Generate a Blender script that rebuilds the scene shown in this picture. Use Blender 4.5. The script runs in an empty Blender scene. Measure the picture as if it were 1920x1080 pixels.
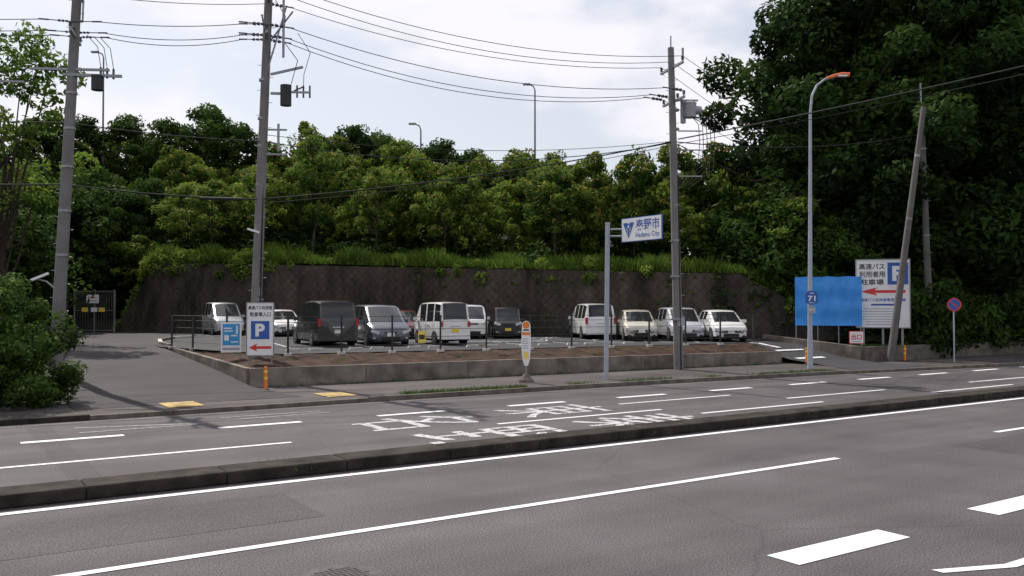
import bpy, math, random
import numpy as np
from mathutils import Vector, Matrix
R=math.radians
random.seed(7); rng=np.random.default_rng(11)
col=bpy.context.scene.collection
# ------------------------------------------------------------------ materials
def newmat(name):
    m=bpy.data.materials.new(name);m.use_nodes=True
    nt=m.node_tree;p=nt.nodes['Principled BSDF'];return m,nt,p
def N(nt,t,**k):
    n=nt.nodes.new(t)
    for a,b in k.items():setattr(n,a,b)
    return n
def mat(name,c,rough=.7,metal=0,var=.15,scale=3.0,bump=0,bscale=40,coat=0,c2=None,detail=6):
    m,nt,p=newmat(name);L=nt.links.new
    tc=N(nt,'ShaderNodeTexCoord');nz=N(nt,'ShaderNodeTexNoise');nz.inputs['Scale'].default_value=scale;nz.inputs['Detail'].default_value=detail
    L(tc.outputs['Object'],nz.inputs['Vector'])
    rp=N(nt,'ShaderNodeValToRGB')
    a=c2 if c2 else [x*(1-var) for x in c];b=[min(1,x*(1+var)) for x in c]
    rp.color_ramp.elements[0].position=.3;rp.color_ramp.elements[1].position=.7
    rp.color_ramp.elements[0].color=(*a,1);rp.color_ramp.elements[1].color=(*b,1)
    L(nz.outputs['Fac'],rp.inputs['Fac']);L(rp.outputs['Color'],p.inputs['Base Color'])
    p.inputs['Roughness'].default_value=rough;p.inputs['Metallic'].default_value=metal
    if coat:p.inputs['Coat Weight'].default_value=coat;p.inputs['Coat Roughness'].default_value=.05
    if rough>.88:p.inputs['Specular IOR Level'].default_value=.15
    if bump:
        n2=N(nt,'ShaderNodeTexNoise');n2.inputs['Scale'].default_value=bscale;L(tc.outputs['Object'],n2.inputs['Vector'])
        b_=N(nt,'ShaderNodeBump');b_.inputs['Strength'].default_value=bump;b_.inputs['Distance'].default_value=.02
        L(n2.outputs['Fac'],b_.inputs['Height']);L(b_.outputs['Normal'],p.inputs['Normal'])
    return m
def asphalt(name,c,stain=.35,tracks=False):
    m,nt,p=newmat(name);L=nt.links.new
    tc=N(nt,'ShaderNodeTexCoord')
    mp=N(nt,'ShaderNodeMapping');mp.inputs['Scale'].default_value=(.05,.8,1);L(tc.outputs['Object'],mp.inputs['Vector'])
    n1=N(nt,'ShaderNodeTexNoise');n1.inputs['Scale'].default_value=1.0;n1.inputs['Detail'].default_value=5;L(mp.outputs['Vector'],n1.inputs['Vector'])
    n2=N(nt,'ShaderNodeTexNoise');n2.inputs['Scale'].default_value=.5;n2.inputs['Detail'].default_value=8;L(tc.outputs['Object'],n2.inputs['Vector'])
    n3=N(nt,'ShaderNodeTexNoise');n3.inputs['Scale'].default_value=50;n3.inputs['Detail'].default_value=4;L(tc.outputs['Object'],n3.inputs['Vector'])
    def mr(src,a,b,lo=.3,hi=.7):
        q=N(nt,'ShaderNodeMapRange');q.inputs['From Min'].default_value=lo;q.inputs['From Max'].default_value=hi
        q.inputs['To Min'].default_value=a;q.inputs['To Max'].default_value=b;L(src,q.inputs['Value']);return q.outputs[0]
    def mul(a,b):
        q=N(nt,'ShaderNodeMath',operation='MULTIPLY');L(a,q.inputs[0]);L(b,q.inputs[1]);return q.outputs[0]
    v=mul(mul(mr(n1.outputs['Fac'],1-stain*.6,1+stain*.5),mr(n2.outputs['Fac'],1-stain*.5,1+stain*.4)),mr(n3.outputs['Fac'],.3,1.8,.33,.67))
    vo=N(nt,'ShaderNodeTexVoronoi',feature='DISTANCE_TO_EDGE');vo.inputs['Scale'].default_value=.16
    wn=N(nt,'ShaderNodeMix',data_type='VECTOR');wn.inputs[0].default_value=.3
    n4=N(nt,'ShaderNodeTexNoise');n4.inputs['Scale'].default_value=1.3;n4.inputs['Detail'].default_value=6;L(tc.outputs['Object'],n4.inputs['Vector'])
    L(tc.outputs['Object'],wn.inputs[4]);L(n4.outputs['Color'],wn.inputs[5]);L(wn.outputs[1],vo.inputs['Vector'])
    v=mul(v,mr(vo.outputs['Distance'],.78,1,0.0,.004))
    cm=N(nt,'ShaderNodeVectorMath',operation='SCALE');cm.inputs[0].default_value=c;L(v,cm.inputs['Scale'])
    L(cm.outputs[0],p.inputs['Base Color']);p.inputs['Roughness'].default_value=.85;p.inputs['Specular IOR Level'].default_value=.25
    b_=N(nt,'ShaderNodeBump');b_.inputs['Strength'].default_value=.6;b_.inputs['Distance'].default_value=.01
    L(n3.outputs['Fac'],b_.inputs['Height']);L(b_.outputs['Normal'],p.inputs['Normal'])
    return m
def paintmark(name,c,under,wear=.45,sc_=9):
    m,nt,p=newmat(name);L=nt.links.new
    tc=N(nt,'ShaderNodeTexCoord');n=N(nt,'ShaderNodeTexNoise');n.inputs['Scale'].default_value=sc_;n.inputs['Detail'].default_value=10;n.inputs['Roughness'].default_value=.7
    L(tc.outputs['Object'],n.inputs['Vector'])
    rp=N(nt,'ShaderNodeValToRGB');rp.color_ramp.elements[0].position=wear-.08;rp.color_ramp.elements[1].position=wear+.04
    rp.color_ramp.elements[0].color=(*under,1);rp.color_ramp.elements[1].color=(*c,1)
    L(n.outputs['Fac'],rp.inputs['Fac']);L(rp.outputs['Color'],p.inputs['Base Color']);p.inputs['Roughness'].default_value=.7
    return m
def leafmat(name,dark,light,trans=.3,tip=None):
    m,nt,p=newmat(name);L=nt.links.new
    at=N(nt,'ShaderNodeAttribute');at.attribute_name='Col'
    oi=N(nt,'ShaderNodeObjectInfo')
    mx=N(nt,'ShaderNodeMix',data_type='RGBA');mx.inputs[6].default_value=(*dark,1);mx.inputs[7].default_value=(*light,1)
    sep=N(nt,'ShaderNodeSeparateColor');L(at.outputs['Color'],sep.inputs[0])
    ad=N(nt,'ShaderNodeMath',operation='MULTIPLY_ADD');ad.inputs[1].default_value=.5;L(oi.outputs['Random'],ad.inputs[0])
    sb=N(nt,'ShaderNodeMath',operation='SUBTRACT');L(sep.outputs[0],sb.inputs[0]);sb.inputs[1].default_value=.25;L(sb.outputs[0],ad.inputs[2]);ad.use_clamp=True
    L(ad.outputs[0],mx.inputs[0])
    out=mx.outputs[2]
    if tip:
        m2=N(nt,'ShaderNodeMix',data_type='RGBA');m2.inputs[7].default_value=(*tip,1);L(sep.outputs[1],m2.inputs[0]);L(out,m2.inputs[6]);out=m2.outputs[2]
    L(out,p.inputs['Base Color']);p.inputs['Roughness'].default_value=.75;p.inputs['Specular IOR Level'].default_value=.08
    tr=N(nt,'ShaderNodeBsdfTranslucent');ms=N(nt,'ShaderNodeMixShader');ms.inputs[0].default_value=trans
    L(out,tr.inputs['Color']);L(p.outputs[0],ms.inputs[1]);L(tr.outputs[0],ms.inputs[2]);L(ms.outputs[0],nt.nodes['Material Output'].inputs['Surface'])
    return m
M={}
M['road']=asphalt('asphalt_road',(.078,.071,.076),.45)
M['road2']=asphalt('asphalt_gutter',(.1,.092,.094),.45)
M['patch']=asphalt('asphalt_patch',(.064,.058,.063),.3)
M['side']=asphalt('asphalt_sidewalk',(.068,.060,.061),.5)
M['lot']=asphalt('asphalt_lot',(.040,.040,.045),.25)
M['drive']=asphalt('asphalt_drive',(.038,.034,.038),.4)
M['white']=paintmark('white_road_paint',(.66,.66,.69),(.25,.25,.25),.36)
M['worn']=paintmark('worn_road_paint',(.46,.46,.48),(.11,.10,.105),.47,7)
M['faded']=paintmark('faded_road_paint',(.24,.24,.25),(.085,.08,.085),.5)
M['conc']=mat('concrete',(.165,.145,.125),.9,var=.45,scale=1.5,bump=.4)
M['kerb']=mat('stained_kerb',(.032,.027,.024),.9,var=.6,scale=2.5,bump=.8,bscale=25)
M['kerb2']=mat('kerb_concrete',(.13,.115,.10),.9,var=.35,scale=3,bump=.5)
M['dirt']=mat('dirt',(.050,.030,.022),.95,var=.5,scale=1.6,bump=.9,bscale=12)
M['ground']=mat('ground_grass',(.03,.042,.014),.95,var=.4,scale=.5,bump=.5,bscale=8)
M['hillsoil']=mat('hill_soil',(.014,.02,.008),.95,var=.5,scale=.4,bump=.5,bscale=5)
M['pole']=mat('pole_concrete',(.17,.16,.16),.85,var=.2,scale=1.2,bump=.2)
M['poledark']=mat('pole_concrete_weathered',(.11,.10,.10),.85,var=.25,scale=1.2,bump=.2)
M['steel']=mat('galvanised_steel',(.27,.28,.3),.5,.6,var=.15,scale=6)
M['lightsteel']=mat('light_grey_paint',(.34,.38,.44),.5,.1,var=.1,scale=4)
M['darksteel']=mat('dark_steel',(.03,.03,.034),.55,.3,var=.2)
M['black']=mat('black_rubber',(.012,.012,.013),.7,var=.2)
M['insul']=mat('insulator',(.06,.06,.065),.3,var=.2)
M['trans']=mat('transformer_paint',(.28,.29,.31),.5,.2,var=.15)
M['orange']=mat('orange_plastic',(.75,.2,.02),.5,var=.12)
M['yelband']=mat('reflector_yellow',(.8,.6,.1),.4,var=.1)
M['tactile']=mat('tactile_yellow',(.36,.25,.09),.85,var=.4,scale=4,bump=.6,bscale=20)
M['signwhite']=mat('sign_white',(.74,.75,.76),.5,var=.07,scale=1.5)
M['block']=mat('precast_block',(.42,.41,.39),.85,var=.15,scale=3)
M['signblue']=mat('sign_blue',(.02,.09,.36),.4,var=.08,scale=2)
M['mapblue']=mat('map_blue',(.03,.28,.6),.4,var=.1,scale=2)
M['red']=mat('sign_red',(.62,.03,.03),.45,var=.08,scale=2)
M['ink']=mat('sign_ink',(.02,.02,.03),.5,var=.1)
M['inkgrey']=mat('sign_small_print',(.3,.32,.38),.6,var=.1)
M['tarp']=mat('blue_tarp',(.03,.26,.72),.45,var=.15,scale=2.5,bump=.9,bscale=3)
M['lampred']=mat('lamp_orange',(.7,.15,.05),.4,var=.1)
M['glass']=mat('car_glass',(.018,.02,.023),.06,var=.1)
M['lampglass']=mat('headlight',(.6,.62,.65),.12,.3,var=.2,scale=12)
M['tail']=mat('tail_lamp',(.35,.015,.015),.2,var=.1,scale=9)
M['hub']=mat('wheel_hub',(.4,.4,.42),.35,.8,var=.15)
M['plate']=mat('number_plate',(.7,.7,.68),.5,var=.05)
M['plateyel']=mat('number_plate_yellow',(.75,.55,.05),.5,var=.05)
M['bark']=mat('bark',(.05,.038,.03),.95,var=.4,scale=6,bump=.6,bscale=15)
M['manhole']=mat('cast_iron',(.06,.055,.055),.6,.5,var=.3,scale=10)
def carpaint(n,c,metal=.0):return mat(n,c,.3,metal,var=.03,scale=1,coat=.8)
M['cwhite']=carpaint('paint_white',(.7,.7,.7));M['csilver']=carpaint('paint_silver',(.38,.4,.43),.5)
M['cblack']=carpaint('paint_black',(.012,.012,.015));M['cgrey']=carpaint('paint_dark_grey',(.09,.105,.13),.4)
M['cred']=carpaint('paint_maroon',(.12,.03,.03),.2);M['cbeige']=carpaint('paint_beige',(.5,.47,.4),.2)
M['cpearl']=carpaint('paint_pearl',(.5,.51,.56),.2)
m,nt,p=newmat('retaining_block_wall');L=nt.links.new
tc=N(nt,'ShaderNodeTexCoord');mp=N(nt,'ShaderNodeMapping');mp.inputs['Rotation'].default_value=(0,0,R(45))
L(tc.outputs['UV'],mp.inputs['Vector'])
br=N(nt,'ShaderNodeTexBrick');br.offset=0;br.inputs['Scale'].default_value=1;br.inputs['Brick Width'].default_value=.36;br.inputs['Row Height'].default_value=.36;br.inputs['Mortar Size'].default_value=.02
br.inputs['Color1'].default_value=(.042,.036,.032,1);br.inputs['Color2'].default_value=(.052,.045,.041,1);br.inputs['Mortar'].default_value=(.030,.026,.024,1)
L(mp.outputs[0],br.inputs['Vector'])
n=N(nt,'ShaderNodeTexNoise');n.inputs['Scale'].default_value=.7;n.inputs['Detail'].default_value=10;n.inputs['Roughness'].default_value=.68
mp2=N(nt,'ShaderNodeMapping');mp2.inputs['Scale'].default_value=(1,1,.3);L(tc.outputs['Object'],mp2.inputs[0]);L(mp2.outputs[0],n.inputs['Vector'])
rp=N(nt,'ShaderNodeValToRGB');rp.color_ramp.elements[0].position=.35;rp.color_ramp.elements[0].color=(.4,.42,.37,1);rp.color_ramp.elements[1].position=.7;rp.color_ramp.elements[1].color=(2.1,1.95,1.8,1);L(n.outputs['Fac'],rp.inputs[0])
mx=N(nt,'ShaderNodeMix',data_type='RGBA',blend_type='MULTIPLY');mx.inputs[0].default_value=1;L(br.outputs['Color'],mx.inputs[6]);L(rp.outputs[0],mx.inputs[7]);L(mx.outputs[2],p.inputs['Base Color'])
bp=N(nt,'ShaderNodeBump');bp.inputs['Strength'].default_value=.4;bp.inputs['Distance'].default_value=.04;L(br.outputs['Fac'],bp.inputs['Height']);bp.invert=True;L(bp.outputs[0],p.inputs['Normal']);p.inputs['Roughness'].default_value=.95;p.inputs['Specular IOR Level'].default_value=.15
M['blockwall']=m
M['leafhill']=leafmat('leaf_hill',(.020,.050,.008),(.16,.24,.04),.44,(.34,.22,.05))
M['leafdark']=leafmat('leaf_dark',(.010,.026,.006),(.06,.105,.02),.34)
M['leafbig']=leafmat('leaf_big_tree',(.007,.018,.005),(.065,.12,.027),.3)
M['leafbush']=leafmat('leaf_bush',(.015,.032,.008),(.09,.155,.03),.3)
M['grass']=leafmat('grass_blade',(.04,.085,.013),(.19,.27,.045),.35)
# ------------------------------------------------------------------ builder
class B:
    def __init__(s):s.v=[];s.f=[];s.m=[];s.mats=[]
    def mi(s,k):
        if k not in s.mats:s.mats.append(k)
        return s.mats.index(k)
    def add(s,vs,fs,k):
        o=len(s.v);s.v+= [tuple(x) for x in vs];i=s.mi(k)
        for f in fs:s.f.append(tuple(o+j for j in f));s.m.append(i)
    def box(s,c,d,k,rz=0,rx=0,ry=0,taper=1):
        mt=Matrix.Translation(c)@Matrix.Rotation(rz,4,'Z')@Matrix.Rotation(ry,4,'Y')@Matrix.Rotation(rx,4,'X')
        vs=[]
        for z in(-.5,.5):
            t=taper if z>0 else 1
            for x,y in((-.5,-.5),(.5,-.5),(.5,.5),(-.5,.5)):vs.append(mt@Vector((x*d[0]*t,y*d[1]*t,z*d[2])))
        s.add(vs,[(3,2,1,0),(4,5,6,7),(0,1,5,4),(1,2,6,5),(2,3,7,6),(3,0,4,7)],k)
    def tube(s,p0,p1,r0,k,r1=None,n=10,caps=True):
        if r1 is None:r1=r0
        p0=Vector(p0);p1=Vector(p1);d=(p1-p0)
        if d.length<1e-6:return
        q=d.to_track_quat('Z','Y');vs=[]
        for p,r in((p0,r0),(p1,r1)):
            for i in range(n):
                a=2*math.pi*i/n;vs.append(p+q@Vector((math.cos(a)*r,math.sin(a)*r,0)))
        fs=[(i,(i+1)%n,n+(i+1)%n,n+i) for i in range(n)]
        if caps:fs+=[tuple(range(n-1,-1,-1)),tuple(range(n,2*n))]
        s.add(vs,fs,k)
    def path(s,pts,r,k,r1=None,n=8):
        m=len(pts)-1
        for i in range(m):
            a=r if r1 is None else r+(r1-r)*i/m;b=r if r1 is None else r+(r1-r)*(i+1)/m
            s.tube(pts[i],pts[i+1],a,k,b,n)
    def build(s,name,parent=None,loc=None,rz=0,smooth=35,bevel=0):
        me=bpy.data.meshes.new(name);me.from_pydata(s.v,[],s.f)
        for k in s.mats:me.materials.append(M[k])
        me.polygons.foreach_set('material_index',s.m)
        if smooth:
            me.polygons.foreach_set('use_smooth',[True]*len(s.f))
            me.set_sharp_from_angle(angle=R(smooth))
        me.update()
        o=bpy.data.objects.new(name,me);col.objects.link(o)
        if loc:o.location=loc
        o.rotation_euler[2]=rz
        if parent:o.parent=parent
        if bevel:
            b=o.modifiers.new('bevel','BEVEL');b.width=bevel;b.segments=2;b.limit_method='ANGLE';b.angle_limit=R(40)
        return o
def empty(name,loc=(0,0,0),rz=0,parent=None):
    e=bpy.data.objects.new(name,None);e.empty_display_size=.2;col.objects.link(e);e.location=loc;e.rotation_euler[2]=rz
    if parent:e.parent=parent
    return e
def sheet(name,pts,k,parent=None,smooth=0):
    me=bpy.data.meshes.new(name);me.from_pydata([tuple(p) for p in pts],[],[tuple(range(len(pts)))]);me.materials.append(M[k])
    me.update()
    if me.polygons[0].normal.z<0:me.flip_normals()
    o=bpy.data.objects.new(name,me);col.objects.link(o)
    if parent:o.parent=parent
    return o
_tc={}
def glyph(body,bold=.012):
    key=(body,bold)
    if key in _tc:return _tc[key]
    cu=bpy.data.curves.new('tmp','FONT');cu.body=body;cu.size=1;cu.offset=bold;cu.resolution_u=3
    o=bpy.data.objects.new('tmp',cu);col.objects.link(o);bpy.context.view_layer.update()
    dg=bpy.context.evaluated_depsgraph_get();me=o.evaluated_get(dg).to_mesh()
    vs=[tuple(v.co) for v in me.vertices];fs=[tuple(p.vertices) for p in me.polygons]
    o.evaluated_get(dg).to_mesh_clear();bpy.data.objects.remove(o);bpy.data.curves.remove(cu)
    xs=[v[0] for v in vs];ys=[v[1] for v in vs];x0,x1,y0,y1=min(xs),max(xs),min(ys),max(ys)
    vs=[((v[0]-x0)/(x1-x0)-.5,(v[1]-y0)/(y1-y0)-.5) for v in vs]
    _tc[key]=(vs,fs);return _tc[key]
def text(b,body,cx,cz,w,h,k,y=-.02,bold=.012):
    vs,fs=glyph(body,bold);b.add([(cx+x*w,y,cz+z*h) for x,z in vs],fs,k)
def roadtext(b,body,X0,X1,Y0,Y1,k,z,bold=.02):
    vs,fs=glyph(body,bold);cx=(X0+X1)/2;cy=(Y0+Y1)/2
    b.add([(cx+v*(X1-X0),cy-u*(Y1-Y0),z) for u,v in vs],fs,k)
# ------------------------------------------------------------------ ground & roads
sheet('ground',[(-900,-900,-.03),(1200,-900,-.03),(1200,1400,-.03),(-900,1400,-.03)],'ground')
kerb=[(-90,23.9),(1.5,23.6),(6,23.55),(11.4,23.6),(18.8,23.4),(25,23.0),(30.6,22.5),(37.8,21.6),(41.5,21.0),(55,20.6),(120,20.6)]
sheet('road',[(-90,3.6,0),(120,3.6,0)]+[(x,y,0) for x,y in reversed(kerb)],'road')
b=B()
for x0,x1,y0,y1 in((17.2,24.5,7.0,9.9),(-3,4.5,11.2,12.9),(2.0,2.5,14.9,23.0),(24,36,18.0,20.1)):
    b.add([(x0,y0,.003),(x1,y0,.003),(x1,y1,.003),(x0,y1,.003)],[(0,1,2,3)],'patch')
b.build('road_repair_patches',smooth=0)
sheet('sidewalk',[(x,y+.15,.1) for x,y in kerb]+[(120,25.3,.1),(37.4,25.6,.1),(37.3,30,.1),(9,30,.1),(3.2,28.5,.1),(-90,27.5,.1)],'side')
sheet('near_sidewalk',[(-90,-3,.12),(120,-3,.12),(120,3.45,.12),(-90,3.45,.12)],'side')
b=B();b.box((15,3.52,.06),(210,.16,.14),'kerb2');b.build('near_kerb',smooth=0)
b=B()
def kh(x):
    if 3.4<x<10.6 or 31.2<x<37.6:return .03
    return .13
for i in range(len(kerb)-1):
    a=Vector((*kerb[i],0));c=Vector((*kerb[i+1],0));n_=max(1,int((c-a).length/.6)) if i<9 else 60
    for j in range(n_):
        p=a.lerp(c,j/n_);q=a.lerp(c,(j+1)/n_)
        mid=(p+q)/2;h=kh(mid.x);ln=(q-p).length
        if h<.05:h=.106
        b.box((mid.x,mid.y+.075,h/2+.01),(ln-.012,.16,h),'kerb' if mid.x<3.4 else 'kerb2',rz=math.atan2(q.y-p.y,q.x-p.x))
b.build('kerb',smooth=0)
b=B()
for i in range(len(kerb)-1):
    (x0,y0),(x1,y1)=kerb[i],kerb[i+1];b.add([(x0,y0-.45,.006),(x1,y1-.45,.006),(x1,y1,.006),(x0,y0,.006)],[(0,1,2,3)],'road2')
b.build('gutter',smooth=0)
b=B()
x=-60
while x<110:
    b.box((x+1,14.33,.1),(1.995,.66+random.uniform(-.006,.006),.2+random.uniform(-.005,.005)),'kerb');x+=2.0
b.build('road_median',smooth=0,bevel=.03)
b=B();Z=.008
def mk(x0,x1,y,w,k='white',y2=None):
    if y2 is None:y2=y
    b.add([(x0,y-w/2,Z),(x1,y2-w/2,Z),(x1,y2+w/2,Z),(x0,y+w/2,Z)],[(0,1,2,3)],k)
mk(-5,13.95,10.2,.14);mk(19.7,33,10.35,.14);mk(39,52,10.3,.15)
mk(-60,110,13.66,.16)
for i in range(-6,14):mk(3.8+4.08*i,5.85+4.08*i,6.47,.44)
mk(8.9,9.75,5.3,.13,y2=4.98);mk(9.75,14,4.98,.13,y2=5.0)
for i in range(-5,12):mk(1.7+3.95*i,3.65+3.95*i,20.5,.24)
for x0,x1 in((-9,-4),(1.1,6.3),(11.3,16.5),(21.6,26.5),(31.6,36.3),(41.5,46.5)):mk(x0,x1,17.55,.13)
mk(16.8,21.7,16.35,.13);mk(16.4,20.9,19.15,.12);mk(27,32,16.2,.13)
roadtext(b,'名',8.4,11.5,18.05,19.9,'worn',Z,.0);roadtext(b,'東',12.5,15.6,18.05,19.9,'worn',Z,.0)
roadtext(b,'野',8.6,12.0,15.05,17.1,'worn',Z,.0);roadtext(b,'秦',12.9,16.2,15.05,17.1,'worn',Z,.0)
mk(2.9,5.6,22.3,.13,'faded',21.5);mk(2.9,5.4,21.4,.13,'faded');mk(6.2,8.8,22.3,.12,'faded');mk(6.4,8.9,21.8,.12,'faded',21.9);mk(.2,1.2,21.2,.12,'faded');mk(0.3,.42,21.6,.8,'faded')
b.build('road_markings',smooth=0)
b=B();b.tube((3.62,8.6,.0),(3.62,8.6,.008),.42,'manhole',n=48);b.tube((3.62,8.6,.0),(3.62,8.6,.012),.35,'manhole',n=48)
for i in range(-5,6):
    for j in range(-5,6):
        if i*i+j*j<26:b.box((3.62+i*.058,8.6+j*.058,.014),(.036,.036,.008),'manhole',rz=.78)
b.build('manhole_cover',smooth=30)
def ramp(name,rows,k):
    vs=[];fs=[]
    for xl,xr,y,z in rows:
        for t in np.linspace(0,1,5):vs.append((xl+(xr-xl)*t,y,z))
    for i in range(len(rows)-1):
        for j in range(4):o=i*5+j;fs.append((o,o+1,o+6,o+5))
    bb=B();bb.add(vs,fs,k);return bb.build(name,smooth=60)
ramp('driveway',[(3.3,9.4,25.2,.108),(3.3,9.2,25.9,.115),(3.4,8.9,28.5,.17),(3.7,8.9,32,.42),(4.2,8.75,36,.72),(5.0,8.7,40,.95),(5.8,9.4,44,1.008),(7.4,11,55,1.008),(8.5,11.2,66,1.008)],'drive')
ramp('exit_driveway',[(32.0,37.8,22.4,.108),(33.4,37.2,25,.115),(33.4,37.2,27,.3),(33.5,37.2,29.5,.8),(33.5,37.4,31.5,1.008)],'lot')
b=B()
for x0,y0 in((5.4,24.3),(9.9,24.5)):
    for i in range(3):
        for j in range(4):b.box((x0+.16+i*.31,y0+.16+j*.31,.116),(.3,.3,.012),'tactile')
b.build('tactile_paving',smooth=0)
b=B();b.add([(34,26.9,.30),(36,26.9,.30),(36,27.25,.345),(34,27.25,.345)],[(0,1,2,3)],'white')
b.add([(34.2,28.3,.6),(36.2,28.3,.6),(36.2,28.5,.64),(34.2,28.5,.64)],[(0,1,2,3)],'white');b.add([(34.9,28.9,.72),(35.2,28.9,.72),(35.2,30.2,.89),(34.9,30.2,.89)],[(0,1,2,3)],'white')
b.build('exit_markings',smooth=0)
sheet('parking_lot_pavement',[(8.6,40.3,1.0),(9.6,36,1.0),(11,31.8,1.0),(32.6,28.9,1.0),(34,30.5,1.0),(38.5,31.5,1.0),(37.5,33,1.0),(29.1,42.8,1.0),(11.2,64.6,1.0),(8,66,1.0),(9,44,1.0)],'lot')
b=B();pk=[(9.0,40.2),(9.2,43),(9.9,46.5),(11.2,49.5),(13,51)]
for i in range(len(pk)-1):
    a=Vector((*pk[i],0));c=Vector((*pk[i+1],0));d_=c-a;b.box(((a+c)/2)+Vector((0,0,1.05)),(d_.length-.02,.18,.13),'block' if i%2 else 'conc',rz=math.atan2(d_.y,d_.x))
b.build('lot_edge_kerb',smooth=0)
b=B()
wl=[(9.1,40.3,.96),(9.1,33,.72),(9.15,29.15,.66),(21,28.35,.66),(33.2,27.5,.62)]
il=[(9.3,40.3,.985),(10.6,33,.97),(11.4,31.9,.985),(22,30.4,.985),(32.8,28.9,.985)]
rd=random.Random(8)
for i in range(4):
    nt_=20 if i>1 else 8
    grid=[]
    for t in range(nt_+1):
        row=[]
        for u_ in range(6):
            P0=[wl[i][k]+(wl[i+1][k]-wl[i][k])*t/nt_ for k in range(3)];P1=[il[i][k]+(il[i+1][k]-il[i][k])*t/nt_ for k in range(3)]
            P=[P0[k]+(P1[k]-P0[k])*u_/5 for k in range(3)]
            if 0<u_<5 and 0<t<nt_:P[2]+=rd.uniform(-.04,.06)
            row.append(tuple(P))
        grid.append(row)
    for t in range(nt_):
        for u_ in range(5):b.add([grid[t][u_],grid[t+1][u_],grid[t+1][u_+1],grid[t][u_+1]],[(0,1,2,3)],'dirt')
b.build('planting_bed_soil',smooth=0)
b=B()
def wallseg(bb,p,q,z0,z1,zt0,zt1,th,k):
    p=Vector(p);q=Vector(q);d=(q-p).normalized();n_=Vector((-d.y,d.x))*th/2
    vs=[]
    for P,zb,zt in((p,z0,zt0),(q,z1,zt1)):
        for s in(-1,1):
            for z in(zb,zt):vs.append((P.x+n_.x*s,P.y+n_.y*s,z))
    bb.add(vs,[(0,4,5,1),(2,3,7,6),(1,5,7,3),(0,2,6,4),(0,1,3,2),(4,6,7,5)],k)
wp=[(9.0,29.05,.72),(13.0,28.78,.717),(17.0,28.51,.713),(21.0,28.24,.71),(25.1,27.96,.69),(29.2,27.68,.675),(33.3,27.4,.66)]
for i in range(6):
    a=Vector(wp[i][:2]);c=Vector(wp[i+1][:2]);d_=(c-a).normalized()*.008
    wallseg(b,a+d_,c-d_,-.02,-.02,wp[i][2],wp[i+1][2],.18,'conc')
wallseg(b,(9.0,29.15),(8.95,40.6),-.02,.6,.72,1.04,.18,'conc')
b.build('low_concrete_wall',smooth=0,bevel=.012)
b=B();wallseg(b,(37.4,26.0),(37.2,31.7),-.02,.6,.82,1.25,.2,'conc');wallseg(b,(37.5,25.9),(60,25.2),-.02,-.02,.8,.8,.2,'kerb2');b.build('exit_concrete_wall',smooth=0,bevel=.012)
sheet('raised_verge',[(37.5,25.95,.76),(110,25,.76),(110,45,.76),(41,33,.76),(37.3,31.7,.76)],'ground')
sheet('left_verge',[(-90,27.2,.09),(3.25,27.2,.13),(3.6,32,.5),(5,40,1.02),(8.4,66,1.06),(-90,66,1.0)],'ground')
b=B()
def lotline(x,y,az,L,w=.12,k='worn'):
    a=R(az);d=Vector((math.sin(a),math.cos(a)));n_=Vector((d.y,-d.x))*w/2;p=Vector((x,y));q=p+d*L
    b.add([(p.x-n_.x,p.y-n_.y,1.006),(p.x+n_.x,p.y+n_.y,1.006),(q.x+n_.x,q.y+n_.y,1.006),(q.x-n_.x,q.y-n_.y,1.006)],[(0,1,2,3)],k)
for i in range(9):lotline(12.9+2.45*i,36.2-.75*i if i<7 else 31.2,11,4.8)
for i in range(9):lotline(13.5+1.9*i,53-2.2*i,48,4.5)
for i in range(5):lotline(26.3+1.6*i,36.3-1.95*i,36,4.8)
lotline(20,40,130,8,.15,'white');lotline(23,44,130,8,.15,'white')
b.build('parking_lines',smooth=0)
b=B()
for x,y,az in[(12.6,33.6,98),(15.1,33.3,98),(17.6,33.0,98),(20.2,32.6,98),(22.7,32.2,98),(25.0,31.8,98),(27.0,31.4,98),(22.6,40.8,120),(13.4,50.6,100),(19.5,47.5,125),(26.8,37.6,120)]:
    for s in(-.45,.45):
        a=R(az);b.box((x+math.sin(a)*s,y+math.cos(a)*s,1.05),(.12,.6,.09),'block',rz=-a,taper=.85)
b.build('wheel_stops',smooth=0)
b=B();fp=[(8.9,39.5),(9.3,37.6),(10.0,35.2),(10.6,33.2),(11.2,31.6)]
for i in range(1,12):fp.append((11.2+1.98*i,31.6-.262*i))
prev=None
for i,(x,y) in enumerate(fp):
    z=.96;b.box((x,y,z+.03),(.26,.18,.1),'block',rz=-.12);b.tube((x,y,z),(x,y,z+1.45),.042,'darksteel',n=6)
    if prev:
        for zz in(.3,.6,.9,1.2,1.4):b.tube((*prev,z+zz),(x,y,z+zz),.01,'darksteel',n=4,caps=False)
    prev=(x,y)
b.build('wire_fence',smooth=30)
# ------------------------------------------------------------------ hill + retaining wall
O=Vector((10.9,64.6));T=Vector((.643,-.767));NN=Vector((.767,.643))
def sm(x):x=min(1,max(0,x));return x*x*(3-2*x)
def wtop(a):
    if a<0:return 1.0
    if a<2.8:return 1+4.6*a/2.8
    if a<41:return 5.6-(a-2.8)*1.1/38
    return max(1.2,4.5-(a-41)*.6)
def PX(a,s):return (O.x+T.x*a+NN.x*s,O.y+T.y*a+NN.y*s)
def hz(a,s):
    crest=15.5-8.3*sm((a+2)/42);bs=wtop(a)
    z=bs+(crest-bs)*(sm((s+4)/44) if s>0 else 0)+.25*math.sin(a*.7+s*.3)*sm(s/4)
    x,y=PX(a,s);return -.6+(z+.6)*sm((y-26.5)/5)
aa=sorted(set([x*2.0 for x in range(-45,60)]+[0.01,1,2.8,3,41]));ss=[0,.5,1.5,3,5,8,11,14,18,22,27,32,38,45,60,90,150]
vs=[];fs=[]
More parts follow.
